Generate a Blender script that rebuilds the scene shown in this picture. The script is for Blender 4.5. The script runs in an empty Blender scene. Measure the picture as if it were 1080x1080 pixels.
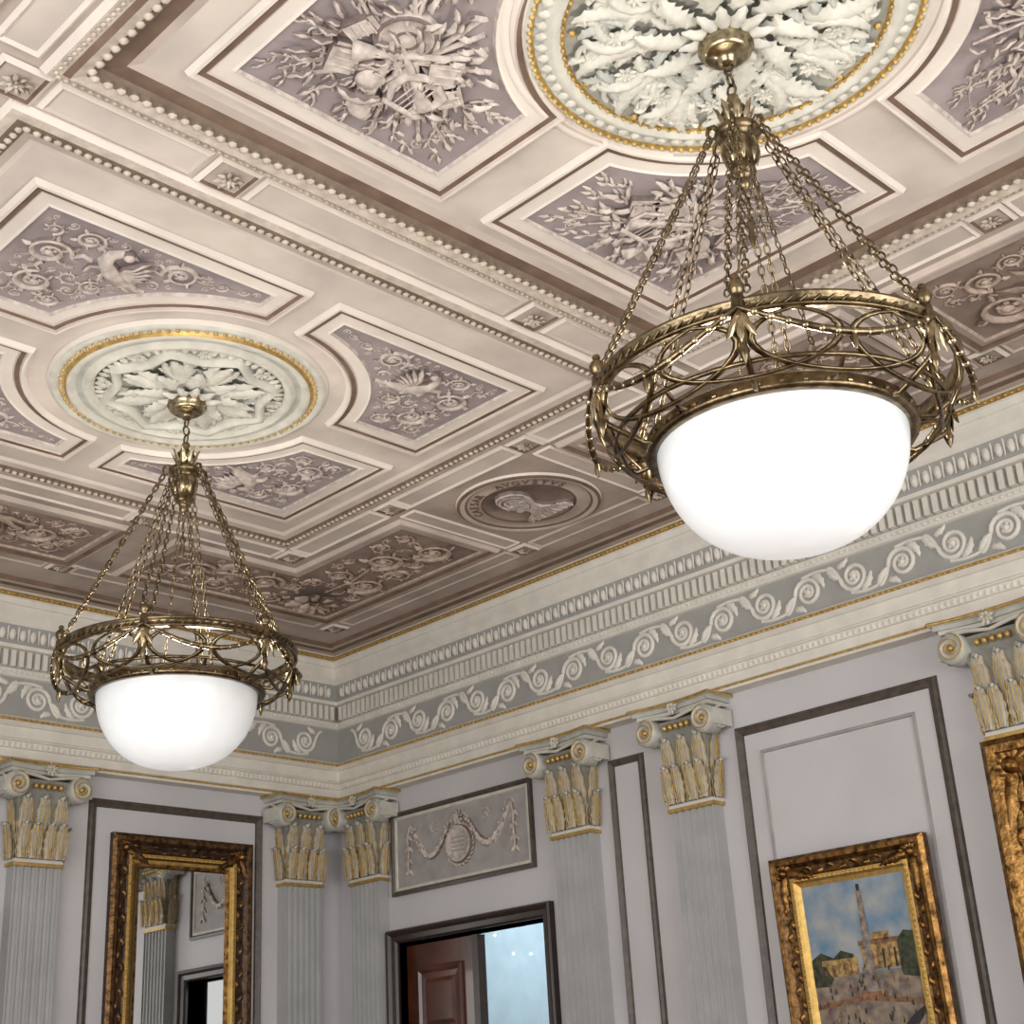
import bpy, math, random
from mathutils import Vector, Matrix
random.seed(7)
pi=math.pi
WX,WY,CZ=7.25,9.17,5.10      # east wall plane, north wall plane, ceiling height
CX=3.56                      # room axis
# ---------------------------------------------------------------- materials
MATS={}
def mat(name,col,rough=.7,metal=0,var=.12,scale=6,bump=.0,bscale=40,emit=None,estr=0,col2=None,coat=0):
    m=bpy.data.materials.new(name);m.use_nodes=True;nt=m.node_tree;b=nt.nodes['Principled BSDF']
    tc=nt.nodes.new('ShaderNodeTexCoord');n=nt.nodes.new('ShaderNodeTexNoise')
    n.inputs['Scale'].default_value=scale;n.inputs['Detail'].default_value=5
    nt.links.new(tc.outputs['Object'],n.inputs['Vector'])
    r=nt.nodes.new('ShaderNodeValToRGB');nt.links.new(n.outputs['Fac'],r.inputs['Fac'])
    c2=col2 if col2 else tuple(c*(1-var*1.6) for c in col);c1=tuple(min(1,c*(1+var*.6)) for c in col)
    r.color_ramp.elements[0].position=.32;r.color_ramp.elements[1].position=.68
    r.color_ramp.elements[0].color=(*c2,1);r.color_ramp.elements[1].color=(*c1,1)
    nt.links.new(r.outputs['Color'],b.inputs['Base Color'])
    b.inputs['Roughness'].default_value=rough;b.inputs['Metallic'].default_value=metal
    if coat: b.inputs['Coat Weight'].default_value=coat
    if bump:
        n2=nt.nodes.new('ShaderNodeTexNoise');n2.inputs['Scale'].default_value=bscale;nt.links.new(tc.outputs['Object'],n2.inputs['Vector'])
        bp=nt.nodes.new('ShaderNodeBump');bp.inputs['Strength'].default_value=bump;bp.inputs['Distance'].default_value=.01
        nt.links.new(n2.outputs['Fac'],bp.inputs['Height']);nt.links.new(bp.outputs['Normal'],b.inputs['Normal'])
    if emit:
        b.inputs['Emission Color'].default_value=(*emit,1);b.inputs['Emission Strength'].default_value=estr
    MATS[name]=m;return m
mat('ceil_cream',(.735,.665,.595),.8,var=.07,scale=3)
mat('ceil_field',(.64,.565,.50),.8,var=.14,scale=2.2)
mat('ceil_border',(.45,.375,.325),.8,var=.18,scale=3)
mat('ceil_rosy',(.56,.475,.415),.8,var=.14,scale=3)
mat('lilac',(.325,.275,.275),.85,var=.18,scale=5)
mat('brown_panel',(.30,.225,.185),.85,var=.2,scale=5)
mat('brown_line',(.18,.115,.08),.7,var=.2,scale=8)
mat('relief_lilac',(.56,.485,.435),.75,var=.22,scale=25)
mat('relief_lilac_dk',(.20,.15,.135),.75,var=.2,scale=25)  # trompe-l'oeil shade painted on the edge faces of the lilac relief
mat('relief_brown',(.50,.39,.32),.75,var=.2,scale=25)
mat('relief_brown_dk',(.15,.10,.075),.75,var=.2,scale=25)  # same painted shade for the sides of the brown relief
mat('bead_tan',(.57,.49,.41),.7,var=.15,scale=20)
mat('bead_tan_dk',(.19,.14,.10),.7,var=.15,scale=20)  # shade painted round bead bases and along the frame bands
mat('plaster',(.58,.56,.49),.6,var=.10,scale=12)
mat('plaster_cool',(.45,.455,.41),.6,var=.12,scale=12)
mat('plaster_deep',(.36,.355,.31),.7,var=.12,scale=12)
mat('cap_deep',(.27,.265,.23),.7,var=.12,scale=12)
mat('cornice_cream',(.72,.69,.62),.6,var=.06,scale=8)
mat('frieze_grey',(.345,.345,.325),.7,var=.06,scale=6)
mat('gold',(.70,.46,.15),.42,1,var=.15,scale=30)
mat('gold_paint',(.56,.37,.12),.40,.55,var=.2,scale=30)
mat('gold_old',(.32,.17,.055),.38,1,var=.5,scale=25,bump=.4,bscale=60)
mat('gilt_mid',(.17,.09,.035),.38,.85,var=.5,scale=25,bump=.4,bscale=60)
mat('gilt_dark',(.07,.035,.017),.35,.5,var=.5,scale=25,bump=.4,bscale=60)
mat('wall_paint',(.56,.55,.565),.6,var=.05,scale=1.5)
mat('shaft_grey',(.41,.415,.41),.5,var=.06,scale=5)
mat('panel_grey',(.36,.34,.33),.7,var=.12,scale=8)
mat('dark_mould',(.085,.066,.052),.4,var=.25,scale=20)
mat('dark_wood',(.03,.015,.01),.35,var=.3,scale=10)
mat('mahogany',(.085,.024,.011),.3,var=.3,scale=5,coat=.3)
mat('brass',(.22,.165,.095),.28,1,var=.4,scale=25,bump=.15,bscale=80)
mat('brass_light',(.45,.37,.23),.26,1,var=.4,scale=25)
mat('floor_wood',(.25,.14,.07),.4,var=.25,scale=3)
mat('mirror',(.86,.88,.88),.02,1,var=0)
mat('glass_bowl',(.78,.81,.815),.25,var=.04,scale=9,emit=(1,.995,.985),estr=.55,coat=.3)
mat('bulb',(1,.95,.8),.3,var=0,emit=(1,.85,.6),estr=25)
mat('blue_wall',(.42,.55,.62),.8,var=.05)
mat('fairy',(1,.9,.7),.5,var=0,emit=(1,.9,.7),estr=12)
mat('oil_sky',(.10,.20,.31),.6,var=.1,scale=6,col2=(.36,.37,.36))
mat('oil_build',(.42,.27,.09),.6,var=.5,scale=30)
mat('oil_roof',(.24,.12,.06),.6,var=.4,scale=30)
mat('oil_tree',(.045,.055,.025),.6,var=.5,scale=30)
mat('oil_ground',(.30,.24,.17),.6,var=.1,scale=16,col2=(.11,.085,.08))
mat('oil_col',(.27,.22,.18),.6,var=.4,scale=30)
mat('oil_dark',(.03,.025,.025),.6,var=.3,scale=30)
mat('oil_red',(.35,.07,.04),.6,var=.3,scale=30)
# bowl: bulb glow put in as emission on the glass, stronger low down
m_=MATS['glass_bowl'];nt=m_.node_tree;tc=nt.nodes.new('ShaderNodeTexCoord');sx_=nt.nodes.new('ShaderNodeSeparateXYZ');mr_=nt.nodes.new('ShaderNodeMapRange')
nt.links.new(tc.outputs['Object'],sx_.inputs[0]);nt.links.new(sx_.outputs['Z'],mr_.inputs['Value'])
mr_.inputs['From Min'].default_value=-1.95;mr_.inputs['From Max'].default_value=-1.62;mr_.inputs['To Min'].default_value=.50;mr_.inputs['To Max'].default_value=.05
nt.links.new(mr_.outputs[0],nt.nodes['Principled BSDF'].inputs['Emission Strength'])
# ---------------------------------------------------------------- mesh builder
class MB:
    def __init__(s,*names): s.names=list(names);s.v=[];s.f=[];s.m=[];s.s=[]
    def mi(s,n):
        if n not in s.names: s.names.append(n)
        return s.names.index(n)
    def add(s,vs,fs,m,smooth=True):
        o=len(s.v);s.v+= [tuple(p) for p in vs]
        if isinstance(m,(list,tuple)): s.m+=[s.mi(x) for x in m]
        else: s.m+=[s.mi(m)]*len(fs)
        s.f+=[tuple(i+o for i in f) for f in fs];s.s+=[smooth]*len(fs)
    def obj(s,name,parent=None,loc=None):
        me=bpy.data.meshes.new(name)
        vs=s.v
        if loc: vs=[(p[0]-loc[0],p[1]-loc[1],p[2]-loc[2]) for p in vs]
        me.from_pydata(vs,[],s.f)
        for n in s.names: me.materials.append(MATS[n])
        me.polygons.foreach_set('material_index',s.m);me.polygons.foreach_set('use_smooth',s.s)
        me.update();o=bpy.data.objects.new(name,me);bpy.context.collection.objects.link(o)
        if loc:o.location=loc
        if parent:
            o.parent=parent
            if loc and parent.location.length>0: o.location=Vector(loc)-parent.location
        return o
def empty(name,loc=(0,0,0)):
    o=bpy.data.objects.new(name,None);bpy.context.collection.objects.link(o);o.location=loc;return o
def TE(y0,z0,h0=0): return lambda u,v,h:(WX-h0-h,y0-u,z0+v)
def TN(x0,z0,h0=0): return lambda u,v,h:(x0+u,WY-h0-h,z0+v)
def TC(x0,y0,sx=1,sy=1,h0=0): return lambda u,v,h:(x0+sx*u,y0+sy*v,CZ-h0-h)
# ---------------------------------------------------------------- primitives
def grid(mb,P,m,closeu=False,closev=False,smooth=True):
    nu,nv=len(P),len(P[0]);fs=[];ms=[]
    for i in range(nu if closeu else nu-1):
        for j in range(nv if closev else nv-1):
            a,b=(i+1)%nu,(j+1)%nv
            fs.append((i*nv+j,a*nv+j,a*nv+b,i*nv+b))
            if callable(m): ms.append(m(i,j))
    mb.add([p for r in P for p in r],fs,ms if callable(m) else m,smooth)
def dk(m): return m+'_dk' if m+'_dk' in MATS else m  # darker copy that carries painted self-shadow on side and base faces
def tube(mb,T,pts,r,m,h=0,flat=1.,n=5):
    P=[];N=len(pts)
    for i,p in enumerate(pts):
        a=pts[max(i-1,0)];b=pts[min(i+1,N-1)];dx,dy=b[0]-a[0],b[1]-a[1];L=math.hypot(dx,dy) or 1
        nx,ny=-dy/L,dx/L;rr=r[i] if isinstance(r,(list,tuple)) else r
        hh=h+(p[2] if len(p)>2 else 0)
        P.append([T(p[0]+nx*rr*math.cos(pi*k/(n-1)),p[1]+ny*rr*math.cos(pi*k/(n-1)),hh+rr*flat*math.sin(pi*k/(n-1))) for k in range(n)])
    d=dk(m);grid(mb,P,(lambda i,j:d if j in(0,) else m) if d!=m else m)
def tube3(mb,pts,r,m,n=6,closed=False):
    P=[];N=len(pts);pts=[Vector(p) for p in pts];up=Vector((0,0,1));prev=None
    for i,p in enumerate(pts):
        if closed: t=pts[(i+1)%N]-pts[i-1]
        else: t=pts[min(i+1,N-1)]-pts[max(i-1,0)]
        t.normalize()
        if prev is None:
            a=t.cross(up)
            if a.length<.1:a=t.cross(Vector((1,0,0)))
        else:
            a=prev-t*prev.dot(t)
        a.normalize();prev=a;b=t.cross(a);rr=r[i] if isinstance(r,(list,tuple)) else r
        P.append([tuple(p+a*rr*math.cos(2*pi*k/n)+b*rr*math.sin(2*pi*k/n)) for k in range(n)])
    grid(mb,P,m,closeu=closed,closev=True)
def ball(mb,T,u,v,r,m,h=0,hs=1.,n=8,ru=None,ang=0):
    ru=ru or r;P=[];c,s=math.cos(ang),math.sin(ang)
    for i in range(4):
        a=pi/2*i/3;q=math.cos(a)
        P.append([T(u+c*ru*q*math.cos(2*pi*k/n)-s*r*q*math.sin(2*pi*k/n),v+s*ru*q*math.cos(2*pi*k/n)+c*r*q*math.sin(2*pi*k/n),h+math.sin(a)*r*hs) for k in range(n)])
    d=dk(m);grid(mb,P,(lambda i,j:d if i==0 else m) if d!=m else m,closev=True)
def lathe(mb,T,cx,cy,prof,m,n=48,smooth=True):
    P=[[T(cx+p[0]*math.cos(2*pi*k/n),cy+p[0]*math.sin(2*pi*k/n),p[1]) for k in range(n)] for p in prof]
    grid(mb,P,(lambda i,j:prof[i][2] if len(prof[i])>2 else m),closev=True,smooth=smooth)
def loft(mb,T,rings,m,closed=True,smooth=False):
    P=[[T(p[0],p[1],h) for p in R] for R,h in rings]
    grid(mb,P,m,closev=closed,smooth=smooth)
def fillpoly(mb,T,R,h,m): mb.add([T(p[0],p[1],h) for p in R],[tuple(range(len(R)))],m,False)
def rect(x0,x1,y0,y1,d=0): return [(x0-d,y0-d),(x1+d,y0-d),(x1+d,y1+d),(x0-d,y1+d)]
def frame(mb,T,x0,x1,y0,y1,prof,m):
    loft(mb,T,[(rect(x0,x1,y0,y1,p[0]),p[1]) for p in prof],(lambda i,j:prof[i][2] if len(prof[i])>2 else m))
def box(mb,T,u,v,w,l,ang,h0,h1,m):
    c,s=math.cos(ang),math.sin(ang)
    q=[(u+c*a*w/2-s*b*l/2,v+s*a*w/2+c*b*l/2) for a,b in((-1,-1),(1,-1),(1,1),(-1,1))]
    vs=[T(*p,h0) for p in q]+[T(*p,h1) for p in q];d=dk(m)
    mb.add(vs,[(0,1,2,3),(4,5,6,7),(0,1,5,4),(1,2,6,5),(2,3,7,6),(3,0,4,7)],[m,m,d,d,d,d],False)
def boxw(mb,x0,x1,y0,y1,z0,z1,m): 
    vs=[(x,y,z) for z in(z0,z1) for x,y in((x0,y0),(x1,y0),(x1,y1),(x0,y1))]
    mb.add(vs,[(3,2,1,0),(4,5,6,7),(0,1,5,4),(1,2,6,5),(2,3,7,6),(3,0,4,7)],m,False)
def leaf(mb,T,u,v,ang,L,W,m,h=0,rise=.02,bend=0,lobes=3,curl=0,edge=None,dep=.32):
    nt=4*lobes;P=[];x,y,a=u,v,ang
    ss=(-1,-.86,-.42,0,.42,.86,1) if edge else (-1,-.5,0,.5,1)
    for i in range(nt+1):
        t=i/nt;w=W*(math.sin(pi*min(1,(t*.93+.07))**.85)**.7)*(1-dep*abs(math.cos(pi*t*lobes))) if t<1 else W*.05
        cx,cy=-math.sin(a),math.cos(a);row=[]
        for s in ss:
            hh=h+rise*(math.sin(pi*t)**.6 if 0<t<1 else 0)*(1-.75*abs(s))+rise*.35*(1-abs(abs(s)-.5)*2)*(0.5+.5*math.cos(2*pi*t*lobes))+curl*t*t
            row.append(T(x+cx*w*s*.5,y+cy*w*s*.5,hh))
        P.append(row);x+=math.cos(a)*L/nt;y+=math.sin(a)*L/nt;a+=bend/nt
    if edge: grid(mb,P,lambda i,j:edge if j in(0,5) else m)
    else:
        d=dk(m);grid(mb,P,(lambda i,j:d if j==0 or (j==3 and i<2) else m) if d!=m else m)
def acanthus(mb,T,u,v,L,W,m,h,out=.05,vein=None):
    # upright acanthus leaf, scalloped edge, gilded ribs, tip folding forward
    N=20;P=[]
    def prof(t):
        if t<.80: return L*t/.80*.90,h+out*.45*t*t/.64
        b=(t-.80)/.20*pi*.85;return L*(.90+.10*math.sin(b)),h+out*.45+out*.38*(1-math.cos(b))
    def wid(t):
        return W*(.62+.38*math.sin(pi*min((t+.08)/.95,1)))*(1-.20*abs(math.cos(pi*t*5)))*(1 if t<.82 else max(.35,1-1.6*((t-.82)/.18)**2*.45))
    ss=(-1,-.75,-.5,-.25,0,.25,.5,.75,1)
    for i in range(N+1):
        t=i/N;vv,hh=prof(t);w=wid(t)
        P.append([T(u+w*s*.5,v+vv-.018*abs(s)*(1 if t>.1 else 0),hh+.012*(1-abs(s))+(.008 if abs(s) in(.5,0) else 0)-(.008 if abs(s)==.25 or abs(s)==.75 else 0)) for s in ss])
    grid(mb,P,m)
    if vein:
        for s,t1,r in((0,.84,.0042),(-.5,.72,.0030),(.5,.72,.0030),(-.96,.8,.0032),(.96,.8,.0032)):
            pts=[]
            for k in range(13):
                t=.04+t1*k/12;vv,hh=prof(t);pts.append(T(u+wid(t)*s*.5*(.35+.65*min(t/.4,1) if abs(s)==.5 else 1),v+vv-.018*abs(s),hh+.012*(1-abs(s))+.009))
            tube3(mb,pts,r,vein,5)
def spiral(cx,cy,r,turns,a0,d=1,rin=.12,n=None):
    n=n or int(14*turns)+2
    return [(cx+r*(1-(1-rin)*i/(n-1))*math.cos(a0+d*2*pi*turns*i/(n-1)),cy+r*(1-(1-rin)*i/(n-1))*math.sin(a0+d*2*pi*turns*i/(n-1))) for i in range(n)]
def scroll(mb,T,u,v,r,a0,d,m,h=0,turns=1.6,leaves=4,th=.10):
    sp=spiral(u,v,r,turns,a0,d);n=len(sp)
    tube(mb,T,sp,[r*th*(1.3-.6*i/n) for i in range(n)],m,h,1.3)
    ball(mb,T,u,v,r*.24,m,h,.9)
    for k in range(5):
        a=2*pi*k/5;ball(mb,T,u+r*.26*math.cos(a),v+r*.26*math.sin(a),r*.13,m,h,.8,6)
    for k in range(leaves):
        i=int(n*.62*k/max(leaves,1))+1;p=sp[i];a=math.atan2(p[1]-v,p[0]-u)
        leaf(mb,T,p[0],p[1],a+d*1.0,r*.55,r*.32,m,h,r*.18,-d*1.2,2)
def vine(mb,T,p0,p1,amp,m,r=.006,h=0,nl=6,ll=.05):
    dx,dy=p1[0]-p0[0],p1[1]-p0[1];L=math.hypot(dx,dy);a=math.atan2(dy,dx);N=16
    pts=[]
    for i in range(N+1):
        t=i/N;o=amp*math.sin(2*pi*t);pts.append((p0[0]+dx*t-math.sin(a)*o,p0[1]+dy*t+math.cos(a)*o))
    tube(mb,T,pts,[r*(1.2-.7*i/N) for i in range(N+1)],m,h,1.2)
    for k in range(nl):
        i=int((k+.7)*N/nl);i=min(i,N);s=1 if k%2 else -1
        leaf(mb,T,pts[i][0],pts[i][1],a+s*.8,ll,ll*.45,m,h,ll*.2,-s*.7,2)
    leaf(mb,T,pts[-1][0],pts[-1][1],a,ll,ll*.45,m,h,ll*.2,0,2)
def packscrolls(mb,T,inside,bbox,m,h,radii,occ,seed=3,lv=4):
    R=random.Random(seed);x0,x1,y0,y1=bbox;occ=list(occ)
    for r in radii:
        for t in range(220):
            u=R.uniform(x0+r,x1-r);v=R.uniform(y0+r,y1-r)
            if not inside(u,v,r*1.15): continue
            if any(math.hypot(u-a,v-b)<(r+c)*1.06 for a,b,c in occ): continue
            near=min(occ,key=lambda q:math.hypot(u-q[0],v-q[1])-q[2]) if occ else (u+1,v,0)
            a=math.atan2(near[1]-v,near[0]-u);d=R.choice((-1,1))
            scroll(mb,T,u,v,r,a,d,m,h,1.9 if r>.05 else 1.4,lv if r>.04 else 2,.11)
            s=(u+r*math.cos(a),v+r*math.sin(a));e=(near[0]-near[2]*.9*math.cos(a),near[1]-near[2]*.9*math.sin(a))
            mid=((s[0]+e[0])/2-d*.25*r*math.sin(a),(s[1]+e[1])/2+d*.25*r*math.cos(a))
            tube(mb,T,[s,mid,e],r*.10,m,h,1.2)
            occ.append((u,v,r));break
def beads(mb,T,p0,p1,sp,r,m,h=0,hs=1.,n=6,elong=1.):
    L=math.dist(p0,p1);k=max(1,int(L/sp));a=math.atan2(p1[1]-p0[1],p1[0]-p0[0])
    for i in range(k):
        t=(i+.5)/k;ball(mb,T,p0[0]+(p1[0]-p0[0])*t,p0[1]+(p1[1]-p0[1])*t,r,m,h,hs,n,ru=r*elong,ang=a)
def beadrect(mb,T,x0,x1,y0,y1,*a,**k):
    R=rect(x0,x1,y0,y1)
    for i in range(4): beads(mb,T,R[i],R[(i+1)%4],*a,**k)
def rosette(mb,T,u,v,r,m,h=0,gold=None):
    for k in range(8):leaf(mb,T,u,v,2*pi*k/8+.2,r,r*.62,m,h,r*.28,0,2,curl=r*.25)
    for k in range(6):leaf(mb,T,u,v,2*pi*k/6,r*.6,r*.5,m,h+r*.15,r*.3,0,1,curl=r*.3)
    ball(mb,T,u,v,r*.2,gold or m,h+r*.25,1.2)
# ---------------------------------------------------------------- CEILING
cb=MB('ceil_cream')
T0=TC(0,0)
boxw(cb,-1.2,WX+.2,-2.2,WY+.2,CZ,CZ+.2,'ceil_rosy')
ceiling=cb.obj('ceiling')
AX0,AX1=1.90,5.22
tr=MB()
fillpoly(tr,T0,rect(AX1+.1,7.0,-2.2,9.0),.002,'ceil_border');fillpoly(tr,T0,rect(-1.2,AX1+.1,7.24,9.0),.002,'ceil_border')
comps=[('A',2.22,.53,3.91),('B',5.70,4.26,7.13)]
for nm,cy,y0,y1 in comps:
    wide=nm=='A'
    fillpoly(tr,T0,rect(AX0,AX1,y0,y1),.004,'ceil_field')
    if wide:
        frame(tr,T0,AX0,AX1,y0,y1,[(-.19,.004,'ceil_rosy'),(-.15,.012,'brown_line'),(-.09,.018,'bead_tan_dk'),(-.05,.045,'bead_tan'),(-.01,.055,'brown_line'),(.01,.035,'bead_tan'),(.05,.03,'ceil_cream'),(.07,.0)],'ceil_cream')
        beadrect(tr,T0,AX0+.055,AX1-.055,y0+.055,y1-.055,.052,.021,'bead_tan',.032,1.3,6,1.1)
        beadrect(tr,T0,AX0-.03,AX1+.03,y0-.03,y1+.03,.032,.012,'bead_tan',.028,1.1,6,1.2)
    else:
        frame(tr,T0,AX0,AX1,y0,y1,[(-.12,.004,'ceil_cream'),(-.09,.012,'ceil_rosy'),(-.05,.02,'bead_tan_dk'),(-.02,.03,'bead_tan_dk'),(.01,.03,'bead_tan'),(.05,.025,'ceil_cream'),(.07,.0)],'ceil_cream')
        beadrect(tr,T0,AX0+.02,AX1-.02,y0+.02,y1-.02,.042,.018,'bead_tan',.024,1.2,6,1.1)
def band_h(x0,x1,yc,w):
    fillpoly(tr,T0,rect(x0,x1,yc-w,yc+w),.006,'ceil_field');frame(tr,T0,x0,x1,yc-w,yc+w,[(-.012,.006,'ceil_rosy'),(0,.014,'ceil_cream'),(.018,.0)],'ceil_cream')
def cellros(x,y,s=.085,m='bead_tan'):
    fillpoly(tr,T0,rect(x-s,x+s,y-s,y+s),.007,'ceil_rosy')
    frame(tr,T0,x-s,x+s,y-s,y+s,[(-.01,.007,'brown_line'),(.0,.018,'ceil_cream'),(.02,.004)],'ceil_cream');rosette(tr,T0,x,y,s*.72,m,.01)
YB=4.085
xs=[1.80,2.70,4.43,5.37]
for x in xs: cellros(x,YB,.085)
for a,b in zip(xs[:-1],xs[1:]): band_h(a+.14,b-.14,YB,.075)
for sx in(5.40,1.72):
    for a,b in((.6,2.1),(2.34,3.9),(4.30,5.0),(5.25,6.18),(6.43,7.2)):
        fillpoly(tr,T0,rect(sx-.06,sx+.06,a,b),.006,'ceil_field');frame(tr,T0,sx-.06,sx+.06,a,b,[(0,.006),(.015,.016),(.03,0)],'ceil_cream')
    for y in(2.22,5.12,6.30,7.33): cellros(sx,y,.07)
for a,b in((1.85,2.72),(2.95,4.17),(4.40,5.27)):
    fillpoly(tr,T0,rect(a,b,7.27,7.39),.006,'ceil_rosy');frame(tr,T0,a,b,7.27,7.39,[(0,.006),(.015,.016),(.03,0)],'ceil_cream')
for x in(2.83,4.29): cellros(x,7.33,.07)
EX,EY=7.0,8.91
for a,b in((-1.,.6),(.8,1.5),(1.7,2.75),(2.98,5.0),(5.25,6.18),(6.43,8.2)):
    fillpoly(tr,T0,rect(6.52,6.62,a,b),.006,'ceil_border');frame(tr,T0,6.52,6.62,a,b,[(0,.006),(.012,.014),(.024,0)],'ceil_rosy')
for y in(2.87,5.12,6.30,8.36): cellros(6.57,y,.065)
for a,b in((-.5,1.0),(1.1,2.72),(2.95,4.17),(4.40,6.4)):
    fillpoly(tr,T0,rect(a,b,8.31,8.41),.006,'ceil_border');frame(tr,T0,a,b,8.31,8.41,[(0,.006),(.012,.014),(.024,0)],'ceil_rosy')
for x in(2.83,4.29): cellros(x,8.36,.065)
for y in(2.98,5.12,6.30):
    fillpoly(tr,T0,rect(5.55,6.44,y-.05,y+.05),.006,'ceil_rosy');frame(tr,T0,5.55,6.44,y-.05,y+.05,[(0,.006),(.012,.014),(.024,0)],'ceil_cream')
def perim(prof,m='ceil_cream'):
    P=[[(EX-d,-2.2,CZ-h),(EX-d,EY-d,CZ-h),(-1.2,EY-d,CZ-h)] for d,h,*_ in prof]
    grid(tr,P,(lambda i,j:prof[i][2] if len(prof[i])>2 else m),smooth=False)
perim([(.0,.012,'ceil_rosy'),(.08,.012,'ceil_border'),(.085,.025,'brown_line'),(.14,.02,'brown_line'),(.16,.034,'ceil_border'),(.19,.03,'brown_line'),(.21,.0)])
ct=tr.obj('trim_ceiling_mouldings')
def notch(a0,a1,b0,b1,r,d,n=14):
    a0-=d;a1+=d;b0-=d;b1+=d;r-=d
    ys=math.sqrt(max(r*r-a0*a0,0));xe=math.sqrt(max(r*r-b0*b0,0))
    t0=math.atan2(b0,xe);t1=math.atan2(ys,a0)
    return [(a0,b1),(a1,b1),(a1,b0)]+[(r*math.cos(t0+(t1-t0)*k/n),r*math.sin(t0+(t1-t0)*k/n)) for k in range(n+1)]
def cpanel(cx,cy,sx,sy,a0,a1,b0,b1,r,name,kind):
    mb=MB();T=TC(cx,cy,sx,sy)
    R=notch(a0,a1,b0,b1,r,0)
    fillpoly(mb,T,R,.008,'lilac')
    prof=[(0,.008,'relief_lilac'),(.010,.02,'ceil_cream'),(.02,.014,'ceil_cream'),(.075,.012,'ceil_rosy'),(.083,.018,'brown_line'),(.107,.02,'ceil_rosy'),(.114,.03,'ceil_cream'),(.128,.03,'ceil_cream'),(.14,.005)]
    loft(mb,T,[(notch(a0,a1,b0,b1,r,p[0]),p[1]) for p in prof],(lambda i,j:prof[i][2] if len(prof[i])>2 else 'ceil_cream'))
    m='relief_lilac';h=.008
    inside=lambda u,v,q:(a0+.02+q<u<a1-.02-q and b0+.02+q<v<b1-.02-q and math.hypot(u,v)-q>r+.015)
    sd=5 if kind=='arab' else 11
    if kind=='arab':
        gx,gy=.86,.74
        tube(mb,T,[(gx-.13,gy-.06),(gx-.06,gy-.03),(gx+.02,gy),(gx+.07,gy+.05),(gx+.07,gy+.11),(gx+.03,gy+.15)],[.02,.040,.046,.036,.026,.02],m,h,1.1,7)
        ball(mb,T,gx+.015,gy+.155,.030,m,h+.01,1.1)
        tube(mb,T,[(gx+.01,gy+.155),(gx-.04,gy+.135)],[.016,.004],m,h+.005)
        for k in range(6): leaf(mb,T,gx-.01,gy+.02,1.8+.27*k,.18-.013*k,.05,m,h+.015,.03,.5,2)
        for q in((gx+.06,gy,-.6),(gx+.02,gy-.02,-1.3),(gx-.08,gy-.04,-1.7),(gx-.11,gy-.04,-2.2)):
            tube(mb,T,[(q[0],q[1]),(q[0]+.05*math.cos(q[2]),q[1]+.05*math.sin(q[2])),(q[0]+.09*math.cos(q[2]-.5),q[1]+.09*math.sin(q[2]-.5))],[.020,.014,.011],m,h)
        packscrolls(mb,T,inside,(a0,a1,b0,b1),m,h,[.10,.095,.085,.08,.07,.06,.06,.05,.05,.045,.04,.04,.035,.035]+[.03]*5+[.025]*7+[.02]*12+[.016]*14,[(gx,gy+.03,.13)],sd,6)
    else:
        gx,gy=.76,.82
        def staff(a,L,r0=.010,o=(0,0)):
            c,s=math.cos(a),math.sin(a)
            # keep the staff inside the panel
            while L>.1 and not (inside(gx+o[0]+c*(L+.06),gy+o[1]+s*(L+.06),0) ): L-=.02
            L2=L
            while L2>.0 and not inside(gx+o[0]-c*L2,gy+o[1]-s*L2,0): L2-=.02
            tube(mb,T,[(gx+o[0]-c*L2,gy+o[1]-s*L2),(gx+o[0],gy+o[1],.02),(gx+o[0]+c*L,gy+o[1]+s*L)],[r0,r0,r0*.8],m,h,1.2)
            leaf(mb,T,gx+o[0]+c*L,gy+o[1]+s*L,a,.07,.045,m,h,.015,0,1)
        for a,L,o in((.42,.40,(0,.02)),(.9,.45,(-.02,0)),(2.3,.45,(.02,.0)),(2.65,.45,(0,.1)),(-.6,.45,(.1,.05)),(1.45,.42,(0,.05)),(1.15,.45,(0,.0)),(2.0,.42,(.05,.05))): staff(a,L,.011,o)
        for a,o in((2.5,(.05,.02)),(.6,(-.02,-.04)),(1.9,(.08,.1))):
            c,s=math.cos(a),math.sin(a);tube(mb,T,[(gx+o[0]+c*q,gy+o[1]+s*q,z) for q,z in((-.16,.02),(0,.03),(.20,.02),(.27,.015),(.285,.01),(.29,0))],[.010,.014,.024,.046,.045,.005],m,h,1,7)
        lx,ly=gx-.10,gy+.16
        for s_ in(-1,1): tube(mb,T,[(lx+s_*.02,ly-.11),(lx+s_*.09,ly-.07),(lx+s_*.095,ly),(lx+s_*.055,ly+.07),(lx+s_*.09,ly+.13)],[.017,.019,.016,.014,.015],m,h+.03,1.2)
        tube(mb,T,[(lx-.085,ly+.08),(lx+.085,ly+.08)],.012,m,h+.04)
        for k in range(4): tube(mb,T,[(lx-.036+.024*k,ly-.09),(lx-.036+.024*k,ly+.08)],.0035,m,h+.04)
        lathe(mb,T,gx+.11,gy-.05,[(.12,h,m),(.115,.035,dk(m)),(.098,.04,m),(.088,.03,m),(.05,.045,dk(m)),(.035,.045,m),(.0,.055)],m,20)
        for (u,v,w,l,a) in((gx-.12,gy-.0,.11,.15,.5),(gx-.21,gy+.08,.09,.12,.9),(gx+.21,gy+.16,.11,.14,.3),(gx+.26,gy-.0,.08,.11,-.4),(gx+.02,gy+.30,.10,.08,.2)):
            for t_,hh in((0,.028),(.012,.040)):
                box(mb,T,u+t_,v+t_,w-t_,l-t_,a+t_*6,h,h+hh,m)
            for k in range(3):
                c,s=math.cos(a),math.sin(a);q=(k-1)*l*.28;tube(mb,T,[(u-s*q-c*w*.4,v+c*q-s*w*.4),(u-s*q+c*w*.4,v+c*q+s*w*.4)],.005,m,h+.038)
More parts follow.
